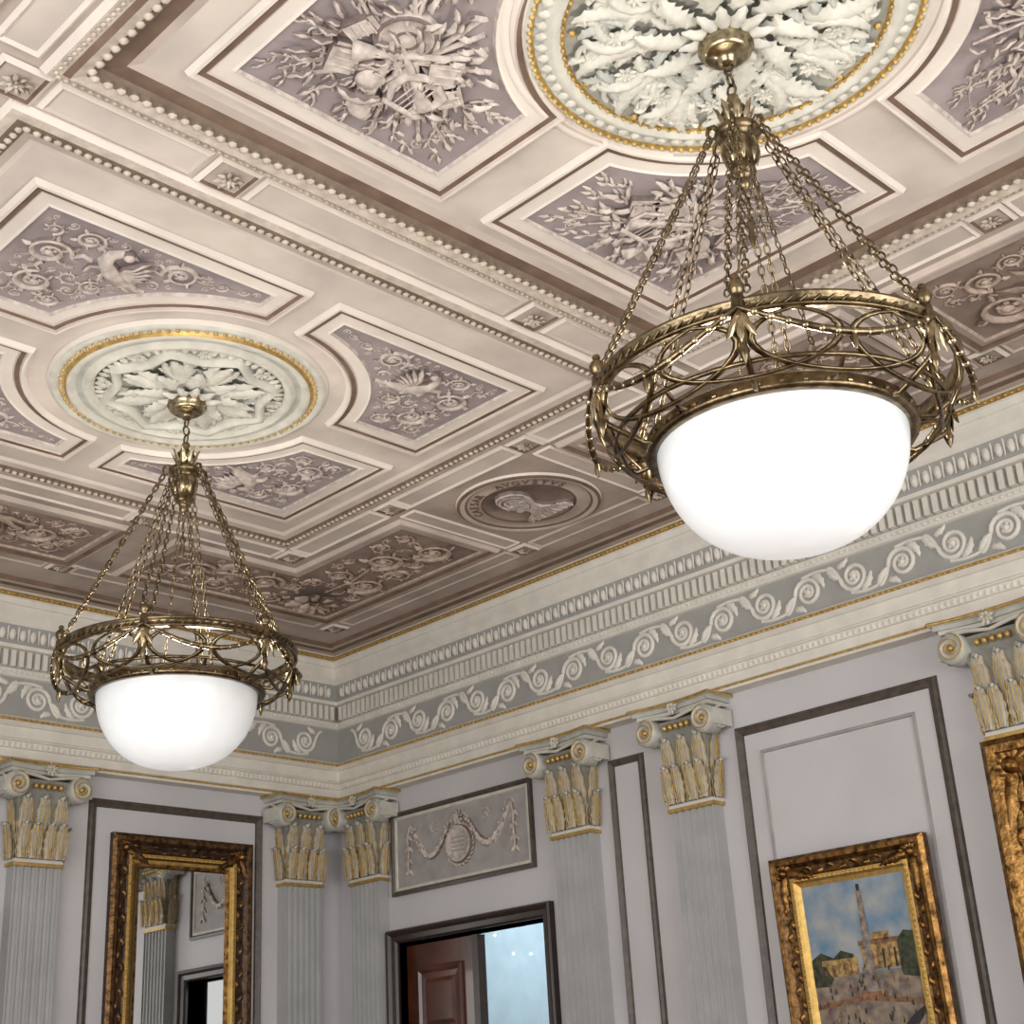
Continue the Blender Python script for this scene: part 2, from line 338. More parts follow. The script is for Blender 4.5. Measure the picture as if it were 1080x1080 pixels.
        ball(mb,T,gx+.07,gy+.2,.065,m,h,.8,10);leaf(mb,T,gx-.0,gy+.23,.9,.18,.07,m,h+.05,.03,-1.4,3)
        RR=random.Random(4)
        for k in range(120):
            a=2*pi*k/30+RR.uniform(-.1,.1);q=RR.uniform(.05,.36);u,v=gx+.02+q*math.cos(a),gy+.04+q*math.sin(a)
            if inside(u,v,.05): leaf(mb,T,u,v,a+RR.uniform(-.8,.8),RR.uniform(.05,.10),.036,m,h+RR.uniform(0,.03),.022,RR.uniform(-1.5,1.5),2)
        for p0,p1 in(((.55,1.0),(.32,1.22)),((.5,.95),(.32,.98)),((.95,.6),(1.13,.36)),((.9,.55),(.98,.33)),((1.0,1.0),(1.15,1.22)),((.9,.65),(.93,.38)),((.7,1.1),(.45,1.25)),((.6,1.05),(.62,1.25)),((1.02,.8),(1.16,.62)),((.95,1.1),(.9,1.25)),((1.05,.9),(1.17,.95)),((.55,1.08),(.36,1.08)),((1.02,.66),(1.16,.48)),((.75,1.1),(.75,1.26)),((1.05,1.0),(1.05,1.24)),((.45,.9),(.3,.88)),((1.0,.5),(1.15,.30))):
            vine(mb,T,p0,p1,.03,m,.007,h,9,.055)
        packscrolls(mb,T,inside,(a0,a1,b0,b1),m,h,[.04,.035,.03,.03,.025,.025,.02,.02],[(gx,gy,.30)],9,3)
    return mb.obj(name)
A=dict(a0=.25,a1=1.20,b0=.26,b1=1.30,r=.86);B=dict(a0=.21,a1=1.30,b0=.24,b1=1.00,r=.93)
for sx in(1,-1):
    for sy in(1,-1):
        cpanel(CX,2.22,sx,sy,**A,name='ceiling_relief_panel',kind='trophy')
        cpanel(CX,5.70,sx,sy,**B,name='ceiling_relief_panel',kind='arab')
def bpanel(R_fn,cells,name,orn):
    mb=MB();fillpoly(mb,T0,R_fn(0),.008,'brown_panel')
    prof=[(0,.008,'relief_brown'),(.012,.02,'ceil_border'),(.05,.014,'brown_line'),(.065,.02,'brown_line'),(.075,.03,'ceil_rosy'),(.09,.028,'ceil_rosy'),(.105,.0)]
    loft(mb,T0,[(R_fn(p[0]),p[1]) for p in prof],(lambda i,j:prof[i][2] if len(prof[i])>2 else 'ceil_border'))
    orn(mb);return mb.obj(name)
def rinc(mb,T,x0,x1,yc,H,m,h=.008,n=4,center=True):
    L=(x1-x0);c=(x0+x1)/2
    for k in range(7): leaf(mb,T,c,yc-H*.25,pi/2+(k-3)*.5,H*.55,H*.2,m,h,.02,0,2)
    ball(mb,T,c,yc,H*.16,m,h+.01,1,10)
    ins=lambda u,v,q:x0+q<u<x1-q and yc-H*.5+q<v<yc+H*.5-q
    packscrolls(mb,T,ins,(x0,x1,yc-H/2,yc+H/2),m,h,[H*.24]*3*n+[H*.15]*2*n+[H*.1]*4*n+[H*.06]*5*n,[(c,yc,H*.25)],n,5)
LR=lambda x0,x1,y0,y1:(lambda d:rect(x0,x1,y0,y1,d))
def TCr(x0,y0): return lambda u,v,h:(x0-v,y0-u,CZ-h)
RB='relief_brown'
bpanel(LR(5.64,6.38,1.62,2.78),0,'ceiling_border_panel',lambda mb:rinc(mb,TCr(6.01,2.2),-.55,.55,0,.68,RB,n=2))
bpanel(LR(5.64,6.38,3.20,4.92),0,'ceiling_border_panel',lambda mb:rinc(mb,TCr(6.01,4.06),-.82,.82,0,.68,RB,n=3))
bpanel(LR(5.64,6.38,-.6,1.40),0,'ceiling_border_panel',lambda mb:rinc(mb,TCr(6.01,.4),-.95,.95,0,.68,RB,n=3))
bpanel(LR(2.90,4.22,7.60,8.20),0,'ceiling_border_panel',lambda mb:rinc(mb,TC(3.56,7.9,1,1),-.62,.62,0,.55,RB,n=3))
def Lsh(d): return [(4.72-d,7.60-d),(5.66-d,7.60-d),(5.66-d,6.50-d),(6.34+d,6.50-d),(6.34+d,8.18+d),(4.72-d,8.18+d)]
def Lorn(mb):
    T=T0;m=RB
    rosette(mb,T,6.0,7.88,.2,m,.01)
    ins=lambda u,v,q:(4.74+q<u<6.32-q and 7.62+q<v<8.16-q) or (5.68+q<u<6.32-q and 6.52+q<v<8.1-q)
    packscrolls(mb,T,ins,(4.72,6.34,6.5,8.18),m,.008,[.15]*7+[.10]*6+[.07]*8+[.05]*10+[.035]*18,[(6.0,7.88,.18)],6,5)
bpanel(Lsh,0,'ceiling_border_panel',Lorn)
def Lsh2(d): return [(7.12-p[0],p[1]) for p in Lsh(d)][::-1]
bpanel(Lsh2,0,'ceiling_border_panel',lambda mb:None)
bpanel(LR(.74,1.48,3.2,5.0),0,'ceiling_border_panel',lambda mb:rinc(mb,TCr(1.11,4.06),-.8,.8,0,.6,RB,n=3))
# cameo
cam_e=MB();T=TCr(6.02,5.71)
lathe(cam_e,T,0,0,[(.455,.004,'ceil_cream'),(.45,.02,'brown_line'),(.43,.03,'ceil_rosy'),(.40,.022,'brown_line'),(.385,.014,'ceil_border'),(.30,.012,'brown_line'),(.29,.02,'brown_line'),(.285,.010,'brown_panel'),(.0,.010)],'brown_panel',56)
m='relief_lilac'
bust=[(-.17,-.17),(-.12,-.12),(-.06,-.09),(-.045,-.05),(-.05,-.02),(-.085,-.022),(-.10,.0),(-.092,.015),(-.104,.025),(-.095,.035),(-.104,.045),(-.099,.057),(-.13,.064),(-.110,.10),(-.110,.125),(-.10,.17),(-.06,.215),(.0,.23),(.06,.21),(.095,.16),(.10,.10),(.08,.05),(.06,.01),(.06,-.05),(.10,-.09),(.17,-.12),(.20,-.17),(.1,-.20),(0,-.21),(-.1,-.20)]
bust=[(p[0]*1.1,p[1]*1.1) for p in bust]
def ins_(k,c=(0,0.02)): return [(c[0]+(p[0]-c[0])*k,c[1]+(p[1]-c[1])*k) for p in bust]
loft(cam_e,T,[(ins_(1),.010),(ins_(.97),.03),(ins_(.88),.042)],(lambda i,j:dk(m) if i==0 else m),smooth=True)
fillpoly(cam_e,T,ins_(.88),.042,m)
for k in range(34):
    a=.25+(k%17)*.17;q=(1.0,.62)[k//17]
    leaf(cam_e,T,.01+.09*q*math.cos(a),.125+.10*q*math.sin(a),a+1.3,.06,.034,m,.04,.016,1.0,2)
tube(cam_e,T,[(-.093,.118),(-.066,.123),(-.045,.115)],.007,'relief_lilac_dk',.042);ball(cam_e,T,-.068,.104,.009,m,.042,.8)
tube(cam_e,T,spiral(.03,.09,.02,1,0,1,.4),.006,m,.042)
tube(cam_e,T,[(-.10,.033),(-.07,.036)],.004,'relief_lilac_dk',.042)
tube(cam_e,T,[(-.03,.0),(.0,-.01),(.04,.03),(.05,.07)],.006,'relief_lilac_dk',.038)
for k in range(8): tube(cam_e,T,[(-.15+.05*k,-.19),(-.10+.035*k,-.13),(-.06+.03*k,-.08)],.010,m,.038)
cam_o=cam_e.obj('cameo_medallion')
txt="CAESAR  AVGVSTVS"
for i,ch in enumerate(txt):
    if ch==' ':continue
    c=bpy.data.curves.new('letter','FONT');c.body=ch;c.size=.075;c.extrude=.003;c.align_x='CENTER';c.materials.append(MATS['brown_line'])
    o=bpy.data.objects.new('letter_%d'%i,c);bpy.context.collection.objects.link(o)
    a=2.75-i*.173;rr=.315
    u,v=rr*math.cos(a),rr*math.sin(a);p=Vector(T(u,v,.016))
    rt=Vector((0,-1,0));up=Vector((-1,0,0));b=a-pi/2
    r2=rt*math.cos(b)+up*math.sin(b);u2=-rt*math.sin(b)+up*math.cos(b);n=r2.cross(u2)
    o.matrix_world=Matrix(((r2.x,u2.x,n.x,p.x),(r2.y,u2.y,n.y,p.y),(r2.z,u2.z,n.z,p.z),(0,0,0,1)));o.parent=cam_o
# rosettes (medallions)
def medallion(mx,cy,kind):
    mb=MB();T=TC(mx,cy);p_='plaster';R5=random.Random(21)
    if kind=='B':
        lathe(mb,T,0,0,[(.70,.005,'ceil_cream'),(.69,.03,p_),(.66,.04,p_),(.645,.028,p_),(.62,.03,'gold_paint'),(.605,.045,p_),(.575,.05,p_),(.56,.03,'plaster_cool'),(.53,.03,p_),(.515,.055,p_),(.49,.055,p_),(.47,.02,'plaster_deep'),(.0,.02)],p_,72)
        for k in range(90): a=2*pi*k/90;ball(mb,T,.632*math.cos(a),.632*math.sin(a),.012,'gold_paint',.03,1.2,6)
        for k in range(60): a=2*pi*k/60;leaf(mb,T,.47*math.cos(a),.47*math.sin(a),a+pi,.055,.045,p_,.03,.015,0,1)
        st=[]
        for k in range(8):
            for j in range(8):
                t=j/8;a=2*pi*(k+t)/8;r=.45-.07*math.sin(pi*t);st.append((r*math.cos(a),r*math.sin(a)))
        loft(mb,T,[([(p[0]*s,p[1]*s) for p in st],h) for s,h in((1.03,.02),(1.0,.065),(.95,.07),(.90,.05),(.88,.022))],p_,smooth=True)
        for k in range(8):
            a=2*pi*(k+.5)/8;rosette(mb,T,.425*math.cos(a),.425*math.sin(a),.045,p_,.03)
        for k in range(70):
            a=R5.uniform(0,2*pi);q=.10+.20*math.sqrt(R5.random());leaf(mb,T,q*math.cos(a),q*math.sin(a),a+R5.uniform(-.5,.5),.09,.045,'plaster_cool',.022,.02,R5.choice((-1,1)),4,curl=.01,dep=.4)
        for k in range(8):
            a=2*pi*k/8
            for q in(-.28,.28): leaf(mb,T,.07*math.cos(a),.07*math.sin(a),a+q,.29,.12,p_,.025,.03,-q*.6,7,curl=.015,dep=.4)
            leaf(mb,T,.08*math.cos(a),.08*math.sin(a),a,.30,.14,p_,.032,.03,0,7,curl=.02,dep=.4)
            a+=pi/8;leaf(mb,T,.06*math.cos(a),.06*math.sin(a),a,.22,.13,p_,.045,.03,0,6,curl=.02,dep=.4)
        for k in range(10): a=2*pi*k/10;leaf(mb,T,.03*math.cos(a),.03*math.sin(a),a,.13,.07,p_,.07,.03,0,3,curl=.01)
    else:
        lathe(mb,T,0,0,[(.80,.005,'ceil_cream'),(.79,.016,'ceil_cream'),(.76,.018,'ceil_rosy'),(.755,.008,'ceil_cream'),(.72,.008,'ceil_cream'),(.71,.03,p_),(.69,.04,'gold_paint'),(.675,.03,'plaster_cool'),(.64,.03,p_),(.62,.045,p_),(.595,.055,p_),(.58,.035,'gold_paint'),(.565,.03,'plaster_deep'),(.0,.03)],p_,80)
        for k in range(110): a=2*pi*k/110;ball(mb,T,.69*math.cos(a),.69*math.sin(a),.011,'gold_paint',.036,1.2,6)
        for k in range(72): a=2*pi*k/72;leaf(mb,T,.67*math.cos(a),.67*math.sin(a),a+pi,.05,.05,p_,.03,.015,0,1)
        for k in range(90): a=2*pi*k/90;ball(mb,T,.575*math.cos(a),.575*math.sin(a),.009,'gold_paint',.036,1.2,6)
        for k in range(300):
            a=R5.uniform(0,2*pi);q=.10+.40*math.sqrt(R5.random())
            L=R5.uniform(.08,.15);aa=a+R5.uniform(-1.1,1.1)
            if q+L*math.cos(aa-a)>.55: L*=.4
            leaf(mb,T,q*math.cos(a),q*math.sin(a),aa,L,L*.48,'plaster_cool' if k%3==0 else p_,.03+R5.uniform(0,.02),.026,R5.choice((-1.6,1.6)),5,curl=.012,dep=.4)
        for k in range(12):
            a=2*pi*k/12
            leaf(mb,T,.26*math.cos(a),.26*math.sin(a),a+.5,.32,.12,p_,.04,.035,-1.4,8,curl=.015,dep=.42)
            leaf(mb,T,.30*math.cos(a+.25),.30*math.sin(a+.25),a-.5,.24,.09,p_,.045,.035,1.8,6,curl=.015,dep=.42)
            tube(mb,T,spiral(.47*math.cos(a+.1),.47*math.sin(a+.1),.055,1.5,a,1),.011,p_,.05,1.4)
            rosette(mb,T,.39*math.cos(a+.28),.39*math.sin(a+.28),.045,p_,.055)
            ball(mb,T,.54*math.cos(a+.3),.54*math.sin(a+.3),.015,'gold_paint',.04)
        for k in range(10):
            a=2*pi*k/10+.3
            leaf(mb,T,.12*math.cos(a),.12*math.sin(a),a,.22,.11,p_,.055,.035,.8,6,curl=.015,dep=.42)
        for k in range(12): a=2*pi*k/12;leaf(mb,T,.03*math.cos(a),.03*math.sin(a),a,.14,.07,p_,.07,.03,0,3,curl=.01)
    return mb.obj('ceiling_medallion')
medallion(3.50,2.22,'A');medallion(3.565,5.70,'B')
# ---------------------------------------------------------------- WALLS
DY0,DY1,DZ=6.98,8.49,2.80
wb=MB('wall_paint')
boxw(wb,WX,WX+.2,-2.2,DY0,0,CZ,'wall_paint');boxw(wb,WX,WX+.2,DY1,WY+.2,0,CZ,'wall_paint');boxw(wb,WX,WX+.2,DY0,DY1,DZ,CZ,'wall_paint')
wb.obj('wall_east')
wb=MB('wall_paint');boxw(wb,-1.2,WX,WY,WY+.2,0,CZ,'wall_paint');wb.obj('wall_north')
wb=MB('floor_wood');boxw(wb,-1.2,WX+3.2,-2.2,14,-.1,0,'floor_wood');wb.obj('floor')
ent=MB();C='cornice_cream';G='gold_paint';F_='frieze_grey'
prof=[(0,3.94,C),(.11,3.94,C),(.115,3.955,G),(.115,3.970,C),(.085,3.985,C),(.085,4.04,C),(.10,4.045,C),(.105,4.085,C),(.12,4.09,C),(.12,4.10,C),(.105,4.11,C),(.105,4.185,C),(.12,4.19,C),(.145,4.215,G),(.145,4.235,C),(.13,4.25,C),(.09,4.265,F_),(.09,4.525,C),(.11,4.53,C),(.125,4.55,C),(.125,4.575,C),(.12,4.58,F_),(.12,4.70,C),(.165,4.71,C),(.17,4.735,F_),(.165,4.74,F_),(.20,4.86,C),(.215,4.875,C),(.235,4.90,C),(.235,4.985,C),(.25,4.99,C),(.258,5.025,C),(.275,5.033,G),(.275,5.067,C),(.25,5.075,C),(.25,5.10,C)]
P=[[(WX-w,-2.2,z),(WX-w,WY-w,z),(-1.2,WY-w,z)] for w,z,_ in prof]
grid(ent,P,(lambda i,j:prof[i][2]),smooth=False)
ent.obj('trim_entablature')
orn=MB()
def bandorn(Tf,L,u0):
    N=int(L/.058)
    for i in range(N):
        u=u0+.17+(i+.5)*.058
        box(orn,Tf,u,4.64,.034,.11,0,.12,.158,C)
    for i in range(int(L/.075)):
        u=u0+.22+(i+.5)*.075
        ball(orn,Tf,u,4.80,.045,C,.178,.55,8,ru=.026);tube(orn,Tf,[(u+.0375,4.75),(u+.0375,4.85)],[.004,.008],C,.19)
    for i in range(int(L/.04)):
        u=u0+.15+(i+.5)*.04
        ball(orn,Tf,u,4.553,.011,C,.125,1.,6)
        ball(orn,Tf,u,4.225,.011,G,.143,1.,6,ru=.015)
        leaf(orn,Tf,u,4.045,pi/2,.042,.036,C,.10,.01,0,1)
        ball(orn,Tf,u,5.05,.011,G,.272,1.,6,ru=.013)
    S=.325;N=int(L/S)
    for i in range(N):
        u=u0+.26+(i+.5)*S;up=i%2;s_=1 if up else -1
        scroll(orn,Tf,u,4.395-s_*.006,.092,pi,(-s_),C,.09,2.1,0,.12)
        pts=[(u-S/2+(S/2-.092)*t,4.395+s_*(-.10+.10*t*t)) for t in[k/6 for k in range(7)]]
        tube(orn,Tf,pts,[.011]*7,C,.09)
        pts=[(u-.03+(S*.5+.03)*t,4.395+s_*(.092+.012*math.sin(pi*t))) for t in[k/6 for k in range(7)]]
        tube(orn,Tf,pts,[.010]*7,C,.09)
        leaf(orn,Tf,u+.045,4.395+s_*.09,-s_*.35,.13,.06,C,.09,.022,-s_*1.3,4)
        leaf(orn,Tf,u+S/2-.01,4.395+s_*.10,-s_*1.2,.14,.055,C,.09,.022,s_*.9,4)
        leaf(orn,Tf,u-S/2+.06,4.395-s_*.09,s_*.1,.09,.05,C,.09,.018,-s_*1.2,3)
bandorn(lambda u,v,h:(WX-h,WY-u,v),10.9,0)
bandorn(lambda u,v,h:(WX-u,WY-h,v),8.0,0)
orn.obj('trim_cornice_ornament')
# pilasters
PB,PT=3.27,3.94
def pilaster(T,name='pilaster'):
    mb=MB();g='shaft_grey'
    hw=.165;pts=[(-hw,0),(-hw,.10)];nf=6;fw=.040;gap=(2*hw-nf*fw)/(nf+1)
    u=-hw
    for i in range(nf):
        u+=gap
        for k in range(7): a=pi*k/6;pts.append((u+fw/2-math.cos(a)*fw/2,.10-math.sin(a)*.024))
        u+=fw
    pts+=[(hw,.10),(hw,0)]
    P=[[T(p[0],z,p[1]) for p in pts] for z in(.35,PB)]
    grid(mb,P,g,smooth=False)
    box(mb,T,0,.175,.35,.35,0,0,.14,g)
    frame(mb,T,-.17,.17,.30,.36,[(0,.0),(0,.13),(.0,.0)],g)
    GG='gold_paint'
    box(mb,T,0,PB+.010,.365,.022,0,0,.122,GG);box(mb,T,0,PB+.034,.345,.022,0,0,.112,C)
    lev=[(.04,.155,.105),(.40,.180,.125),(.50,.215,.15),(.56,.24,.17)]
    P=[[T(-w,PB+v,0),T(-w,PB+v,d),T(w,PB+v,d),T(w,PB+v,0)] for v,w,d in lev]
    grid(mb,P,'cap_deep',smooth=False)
    # tall back leaves, then a front row of broad leaves with gilded ribs
    for u_ in(-.125,0,.125): acanthus(mb,T,u_,PB+.05,.42,.125,'plaster',.112,.05,vein=GG)
    for u_ in(-.155,-.062,.062,.155): acanthus(mb,T,u_*.86,PB+.045,.24,.105,'plaster',.142,.045,vein=GG)
    for s in(-1,1):
        Ts=lambda a,b,c,s=s:T(s*(.15+c),b,.06+a)
        acanthus(mb,Ts,-.01,PB+.05,.42,.12,'plaster',.012,.05,vein=GG);acanthus(mb,Ts,0.0,PB+.045,.24,.10,'plaster',.035,.045,vein=GG)
        cx_,cz=s*.232,PB+.512
        lathe(mb,T,cx_,cz,[(.088,.10),(.088,.195),(.08,.205),(.0,.205)],'plaster_cool',20)
        tube(mb,T,spiral(cx_,cz,.080,2.2,pi/2,s,.15,40),[.013]*20+[.009]*20,'plaster',.203,1.6)
        tube(mb,T,spiral(cx_,cz,.080,2.2,pi/2,s,.15,40),.0055,GG,.217,1.3)
        ball(mb,T,cx_,cz,.022,GG,.205,1)
        Tv=lambda a,b,c,s=s:T(s*(.30+c),b,.11+a)
        tube(mb,Tv,spiral(0,cz,.075,2.,pi/2,-1,.15,30),.009,'plaster',.0,1.3)
        box(mb,T,s*.30,cz,.04,.10,0,.02,.19,'plaster')
        tube(mb,T,[(cx_,cz+.082),(cx_-s*.10,cz+.075),(0,cz+.05)],[.014,.013,.010],'plaster',.195,1.2)
    for k in range(5): ball(mb,T,-.09+.045*k,PB+.515,.024,GG,.18,.9,8,ru=.018)
    for (v0,v1,w,d,mm) in((.595,.618,.285,.215,'plaster'),(.618,.645,.305,.235,'plaster_cool'),(.645,.668,.325,.255,'plaster')):
        n=12;P=[]
        for v in(v0,v1):
            row=[T(-w,PB+v,0)]
            for k in range(n+1):
                q=-1+2*k/n;row.append(T(q*w,PB+v,d-.045*(1-q*q)))
            row.append(T(w,PB+v,0));P.append(row)
        grid(mb,P,mm,smooth=False);N=len(P[0])
        mb.add(P[0],[tuple(range(N))],mm,False);mb.add(P[1],[tuple(range(N))],'gold' if v1>.65 else mm,False)
    for q0,q1 in(((-.325,.0),(-.325,.255)),((.325,.0),(.325,.255))):
        tube3(mb,[T(q0[0],PB+.657,q0[1]),T(q1[0],PB+.657,q1[1])],.011,GG)
    tube3(mb,[T(-.325+.65*k/12,PB+.657,.255-.045*(1-(-1+2*k/12)**2)) for k in range(13)],.011,GG)
    rosette(mb,T,0,PB+.63,.05,'plaster',.20,GG)
    return mb.obj(name)
for y in(8.76,6.59,5.56,3.38,2.35,.17): pilaster(TE(y,0))
for x in(6.80,4.63,3.60,1.43): pilaster(TN(x,0))
# ---------------------------------------------------------------- wall panels
def moulding(T,x0,x1,z0,z1,m,name,w=.05,inner=None):
    mb=MB();frame(mb,T,x0,x1,z0,z1,[(0,0),(-.006,.018),(-.02,.03),(-.035,.022),(-w,.014),(-w-.006,0)],m)
    if inner: 
        d=inner;frame(mb,T,x0+d,x1-d,z0+d,z1-d,[(0,0),(-.006,.012),(-.018,.012),(-.024,0)],'panel_grey')
    return mb.obj(name)
TEr=lambda u,v,h:(WX-h,-u,v)   # u=-y
moulding(TEr,-5.24,-3.83,.9,3.72,'dark_mould','trim_wall_panel_frame',.055,.17)
moulding(TEr,-6.30,-5.99,.9,3.73,'dark_mould','trim_wall_panel_frame',.045)
moulding(TEr,-3.10,-2.62,.9,3.73,'dark_mould','trim_wall_panel_frame',.04)
TNr=lambda u,v,h:(u,WY-h,v)
moulding(TNr,5.03,6.485,.9,3.79,'dark_mould','trim_wall_panel_frame',.055)
moulding(TNr,1.8,3.25,.9,3.79,'dark_mould','trim_wall_panel_frame',.055)
moulding(TNr,3.88,4.35,.9,3.75,'dark_mould','trim_wall_panel_frame',.04)
od=MB();x0,x1,z0,z1=-8.53,-7.02,3.14,3.76
fillpoly(od,TEr,rect(x0,x1,z0,z1),.012,'panel_grey')
frame(od,TEr,x0,x1,z0,z1,[(.0,.0,'dark_mould'),(.0,.03,'dark_mould'),(-.02,.035,'dark_mould'),(-.035,.02,'plaster'),(-.055,.02,'plaster'),(-.06,.012,'panel_grey')],'dark_mould')
T=TE(7.775,3.45);m='relief_lilac'
lathe(od,T,0,-.03,[(.135,.012,dk(m)),(.13,.04),(.115,.04),(.105,.028),(.0,.03)],m,28)
for k in range(4): box(od,T,0,-.03+.03*(k-1.5),.13,.012,0,.03,.036,'panel_grey')
for k in range(24): a=2*pi*k/24;leaf(od,T,.14*math.cos(a),-.03+.14*math.sin(a),a+1.2,.05,.03,m,.012,.015,0,1)
for s in(-1,1):
    pts=[(s*(.10+.42*t),.14-.22*math.sin(pi*t)+.02*t,0) for t in[k/16 for k in range(17)]]
    tube(od,T,pts,[.012+.016*math.sin(pi*k/16) for k in range(17)],m,.012,1.2)
    for k in range(16): ball(od,T,pts[k][0],pts[k][1]+(.012 if k%2 else -.012),.016,m,.03,1,6)
    tube(od,T,[(s*.55,.17),(s*.57,.08),(s*.56,0),(s*.57,-.10),(s*.56,-.17)],[.012,.02,.012,.02,.008],m,.012)
    for z in(.12,.04,-.05,-.13):
        for q in(-1,1): leaf(od,T,s*.565,z,-pi/2+q*.7,.07,.035,m,.012,.015,0,2)
    tube(od,T,spiral(s*.52,.17,.05,1.,0,s),.008,m,.012);tube(od,T,[(s*.1,.14),(s*.05,.19),(0,.15)],.01,m,.012)
    scroll(od,T,s*.28,.14,.045,0,s,m,.012)
rosette(od,T,0,.16,.06,m,.012)
od.obj('overdoor_relief_panel')
# ---------------------------------------------------------------- door
dr=MB();D='dark_wood'
frame(dr,TEr,-DY1,-DY0,-.5,2.80,[(.095,0),(.095,.05),(.085,.065),(.07,.06),(.05,.04),(.015,.035),(.0,.02),(.0,-.2)],D)
door=dr.obj('door_1')
lf=MB()
lf_T=lambda u,v,h:(WX+.10-h,-u,v)
box(lf,lf_T,-8.12,1.39,.74,2.78,0,-.02,.03,'mahogany')
for z0_,z1_ in((.25,1.0),(1.15,2.0),(2.12,2.62)):
    frame(lf,lf_T,-8.38,-7.88,z0_,z1_,[(.0,.03),(.0,.045),(-.03,.05),(-.05,.035),(-.09,.032),(-.12,.045)],'mahogany');fillpoly(lf,lf_T,rect(-8.38,-7.88,z0_,z1_,-.12),.045,'mahogany')
box(lf,lf_T,-7.74,1.39,.06,2.78,0,-.03,.045,D)
lf.obj('leaf',door)
hb=MB();boxw(hb,10.2,10.3,5.5,14,0,4.2,'blue_wall');hw_=hb.obj('wall_hall')
hb=MB();boxw(hb,7.45,10.3,5.5,14,4.2,4.3,'cornice_cream');hb.obj('ceiling_hall')
fl=MB()
for i in range(40):
    y=random.uniform(9.2,12.6);z=random.uniform(1.6,4.0)
    ball(fl,lambda u,v,h:(10.2-h,u,v),y,z,.009,'fairy',0,1,6)
fl.obj('fairy_lights',hw_)
# ---------------------------------------------------------------- framed things
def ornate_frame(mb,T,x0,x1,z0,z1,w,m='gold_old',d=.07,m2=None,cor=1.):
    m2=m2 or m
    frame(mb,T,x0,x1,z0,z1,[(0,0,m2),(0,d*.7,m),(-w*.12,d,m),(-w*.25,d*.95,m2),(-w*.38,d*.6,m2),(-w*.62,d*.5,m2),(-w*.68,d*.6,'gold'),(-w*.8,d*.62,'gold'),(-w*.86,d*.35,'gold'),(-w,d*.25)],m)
    R=rect(x0,x1,z0,z1,-w*.5);c=w*.5
    for i in range(4):
        p,q=R[i],R[(i+1)%4];L=math.dist(p,q);a=math.atan2(q[1]-p[1],q[0]-p[0]);n=int(L/(w*.4))
        for k in range(n):
            t=(k+.5)/n;u,v=p[0]+(q[0]-p[0])*t,p[1]+(q[1]-p[1])*t
            s=1 if k%2 else -1
            leaf(mb,T,u,v,a+s*.7,w*.36,w*.2,m,d*.5,d*.3,-s,2)
        beads(mb,T,rect(x0,x1,z0,z1,-w*.77)[i],rect(x0,x1,z0,z1,-w*.77)[(i+1)%4],w*.16,w*.05,'gold',d*.6,1)
        u,v=p;b=math.atan2((z0+z1)/2-v,(x0+x1)/2-u)
        for k in range(7): leaf(mb,T,u,v,b+pi+(k-3)*.5,w*.50*cor,w*.3,m,d*.6,d*.3,0,2)
        for s in(-1,1):leaf(mb,T,u,v,b+s*.78,w*1.4*cor,w*.36,m,d*.6,d*.3,-s*.2,3)
        ball(mb,T,u,v,w*.16,'gold_old',d*.8,1)
mr=MB()
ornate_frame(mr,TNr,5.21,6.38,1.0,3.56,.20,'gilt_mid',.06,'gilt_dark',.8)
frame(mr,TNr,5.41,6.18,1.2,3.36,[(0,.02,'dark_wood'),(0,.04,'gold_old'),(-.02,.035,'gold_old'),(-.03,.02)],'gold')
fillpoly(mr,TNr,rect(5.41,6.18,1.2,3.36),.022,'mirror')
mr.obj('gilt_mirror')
TP=lambda u,v,h:(WX-.03-h-.035*(v-1.65),-u,v)
pt=MB();x0,x1,z0,z1=-5.03,-4.01,1.60,2.87
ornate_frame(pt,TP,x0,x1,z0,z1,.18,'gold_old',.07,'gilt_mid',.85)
cx0,cx1,cz0,cz1=x0+.18,x1-.18,z0+.18,z1-.18
def q(a0,a1,b0,b1,m,h): fillpoly(pt,TP,[(cx0+(cx1-cx0)*a,cz0+(cz1-cz0)*b) for a,b in((a0,b0),(a1,b0),(a1,b1),(a0,b1))],h,m)
def pg(L,m,h): fillpoly(pt,TP,[(cx0+(cx1-cx0)*a,cz0+(cz1-cz0)*b) for a,b in L],h,m)
q(0,1,.45,1,'oil_sky',.018);q(0,1,0,.46,'oil_ground',.019)
pg([(0,.45),(0,.56),(.1,.60),(.22,.56),(.3,.60),(.42,.57),(.42,.45)],'oil_tree',.0195)
q(.10,.45,.45,.55,'oil_build',.020);q(.5,.92,.47,.62,'oil_build',.020);q(.48,.94,.61,.64,'oil_roof',.0205);q(.62,.78,.63,.68,'oil_build',.0205)
for k in range(7): q(.53+.055*k,.55+.055*k,.47,.58,'oil_dark' if k%2 else 'oil_roof',.021)
for k in range(5): q(.13+.06*k,.15+.06*k,.46,.52,'oil_roof',.021)
pg([(.85,.42),(.85,.62),(.92,.67),(1,.66),(1,.40)],'oil_tree',.0215);pg([(0,.40),(0,.5),(.12,.52),(.2,.44),(.15,.40)],'oil_tree',.0215)
pg([(.52,.38),(.54,.93),(.565,.95),(.585,.93),(.61,.38)],'oil_col',.022);q(.545,.575,.93,.97,'oil_dark',.022);q(.47,.66,.34,.40,'oil_col',.0225);q(.44,.69,.31,.345,'oil_roof',.023)
pg([(0,.30),(.5,.33),(1,.28),(1,.25),(.5,.30),(0,.27)],'oil_roof',.022)
for k in range(90):
    a,b=random.random()*.94,random.uniform(.10,.50);s=.025*(1.3-b)
    pg([(a,b),(a+s*.6,b+.004),(a+s*.5,b+s*1.1),(a+s*.1,b+s*1.3)],random.choice(['oil_dark','oil_dark','oil_red','oil_build','oil_tree','oil_roof','oil_col']),.024)
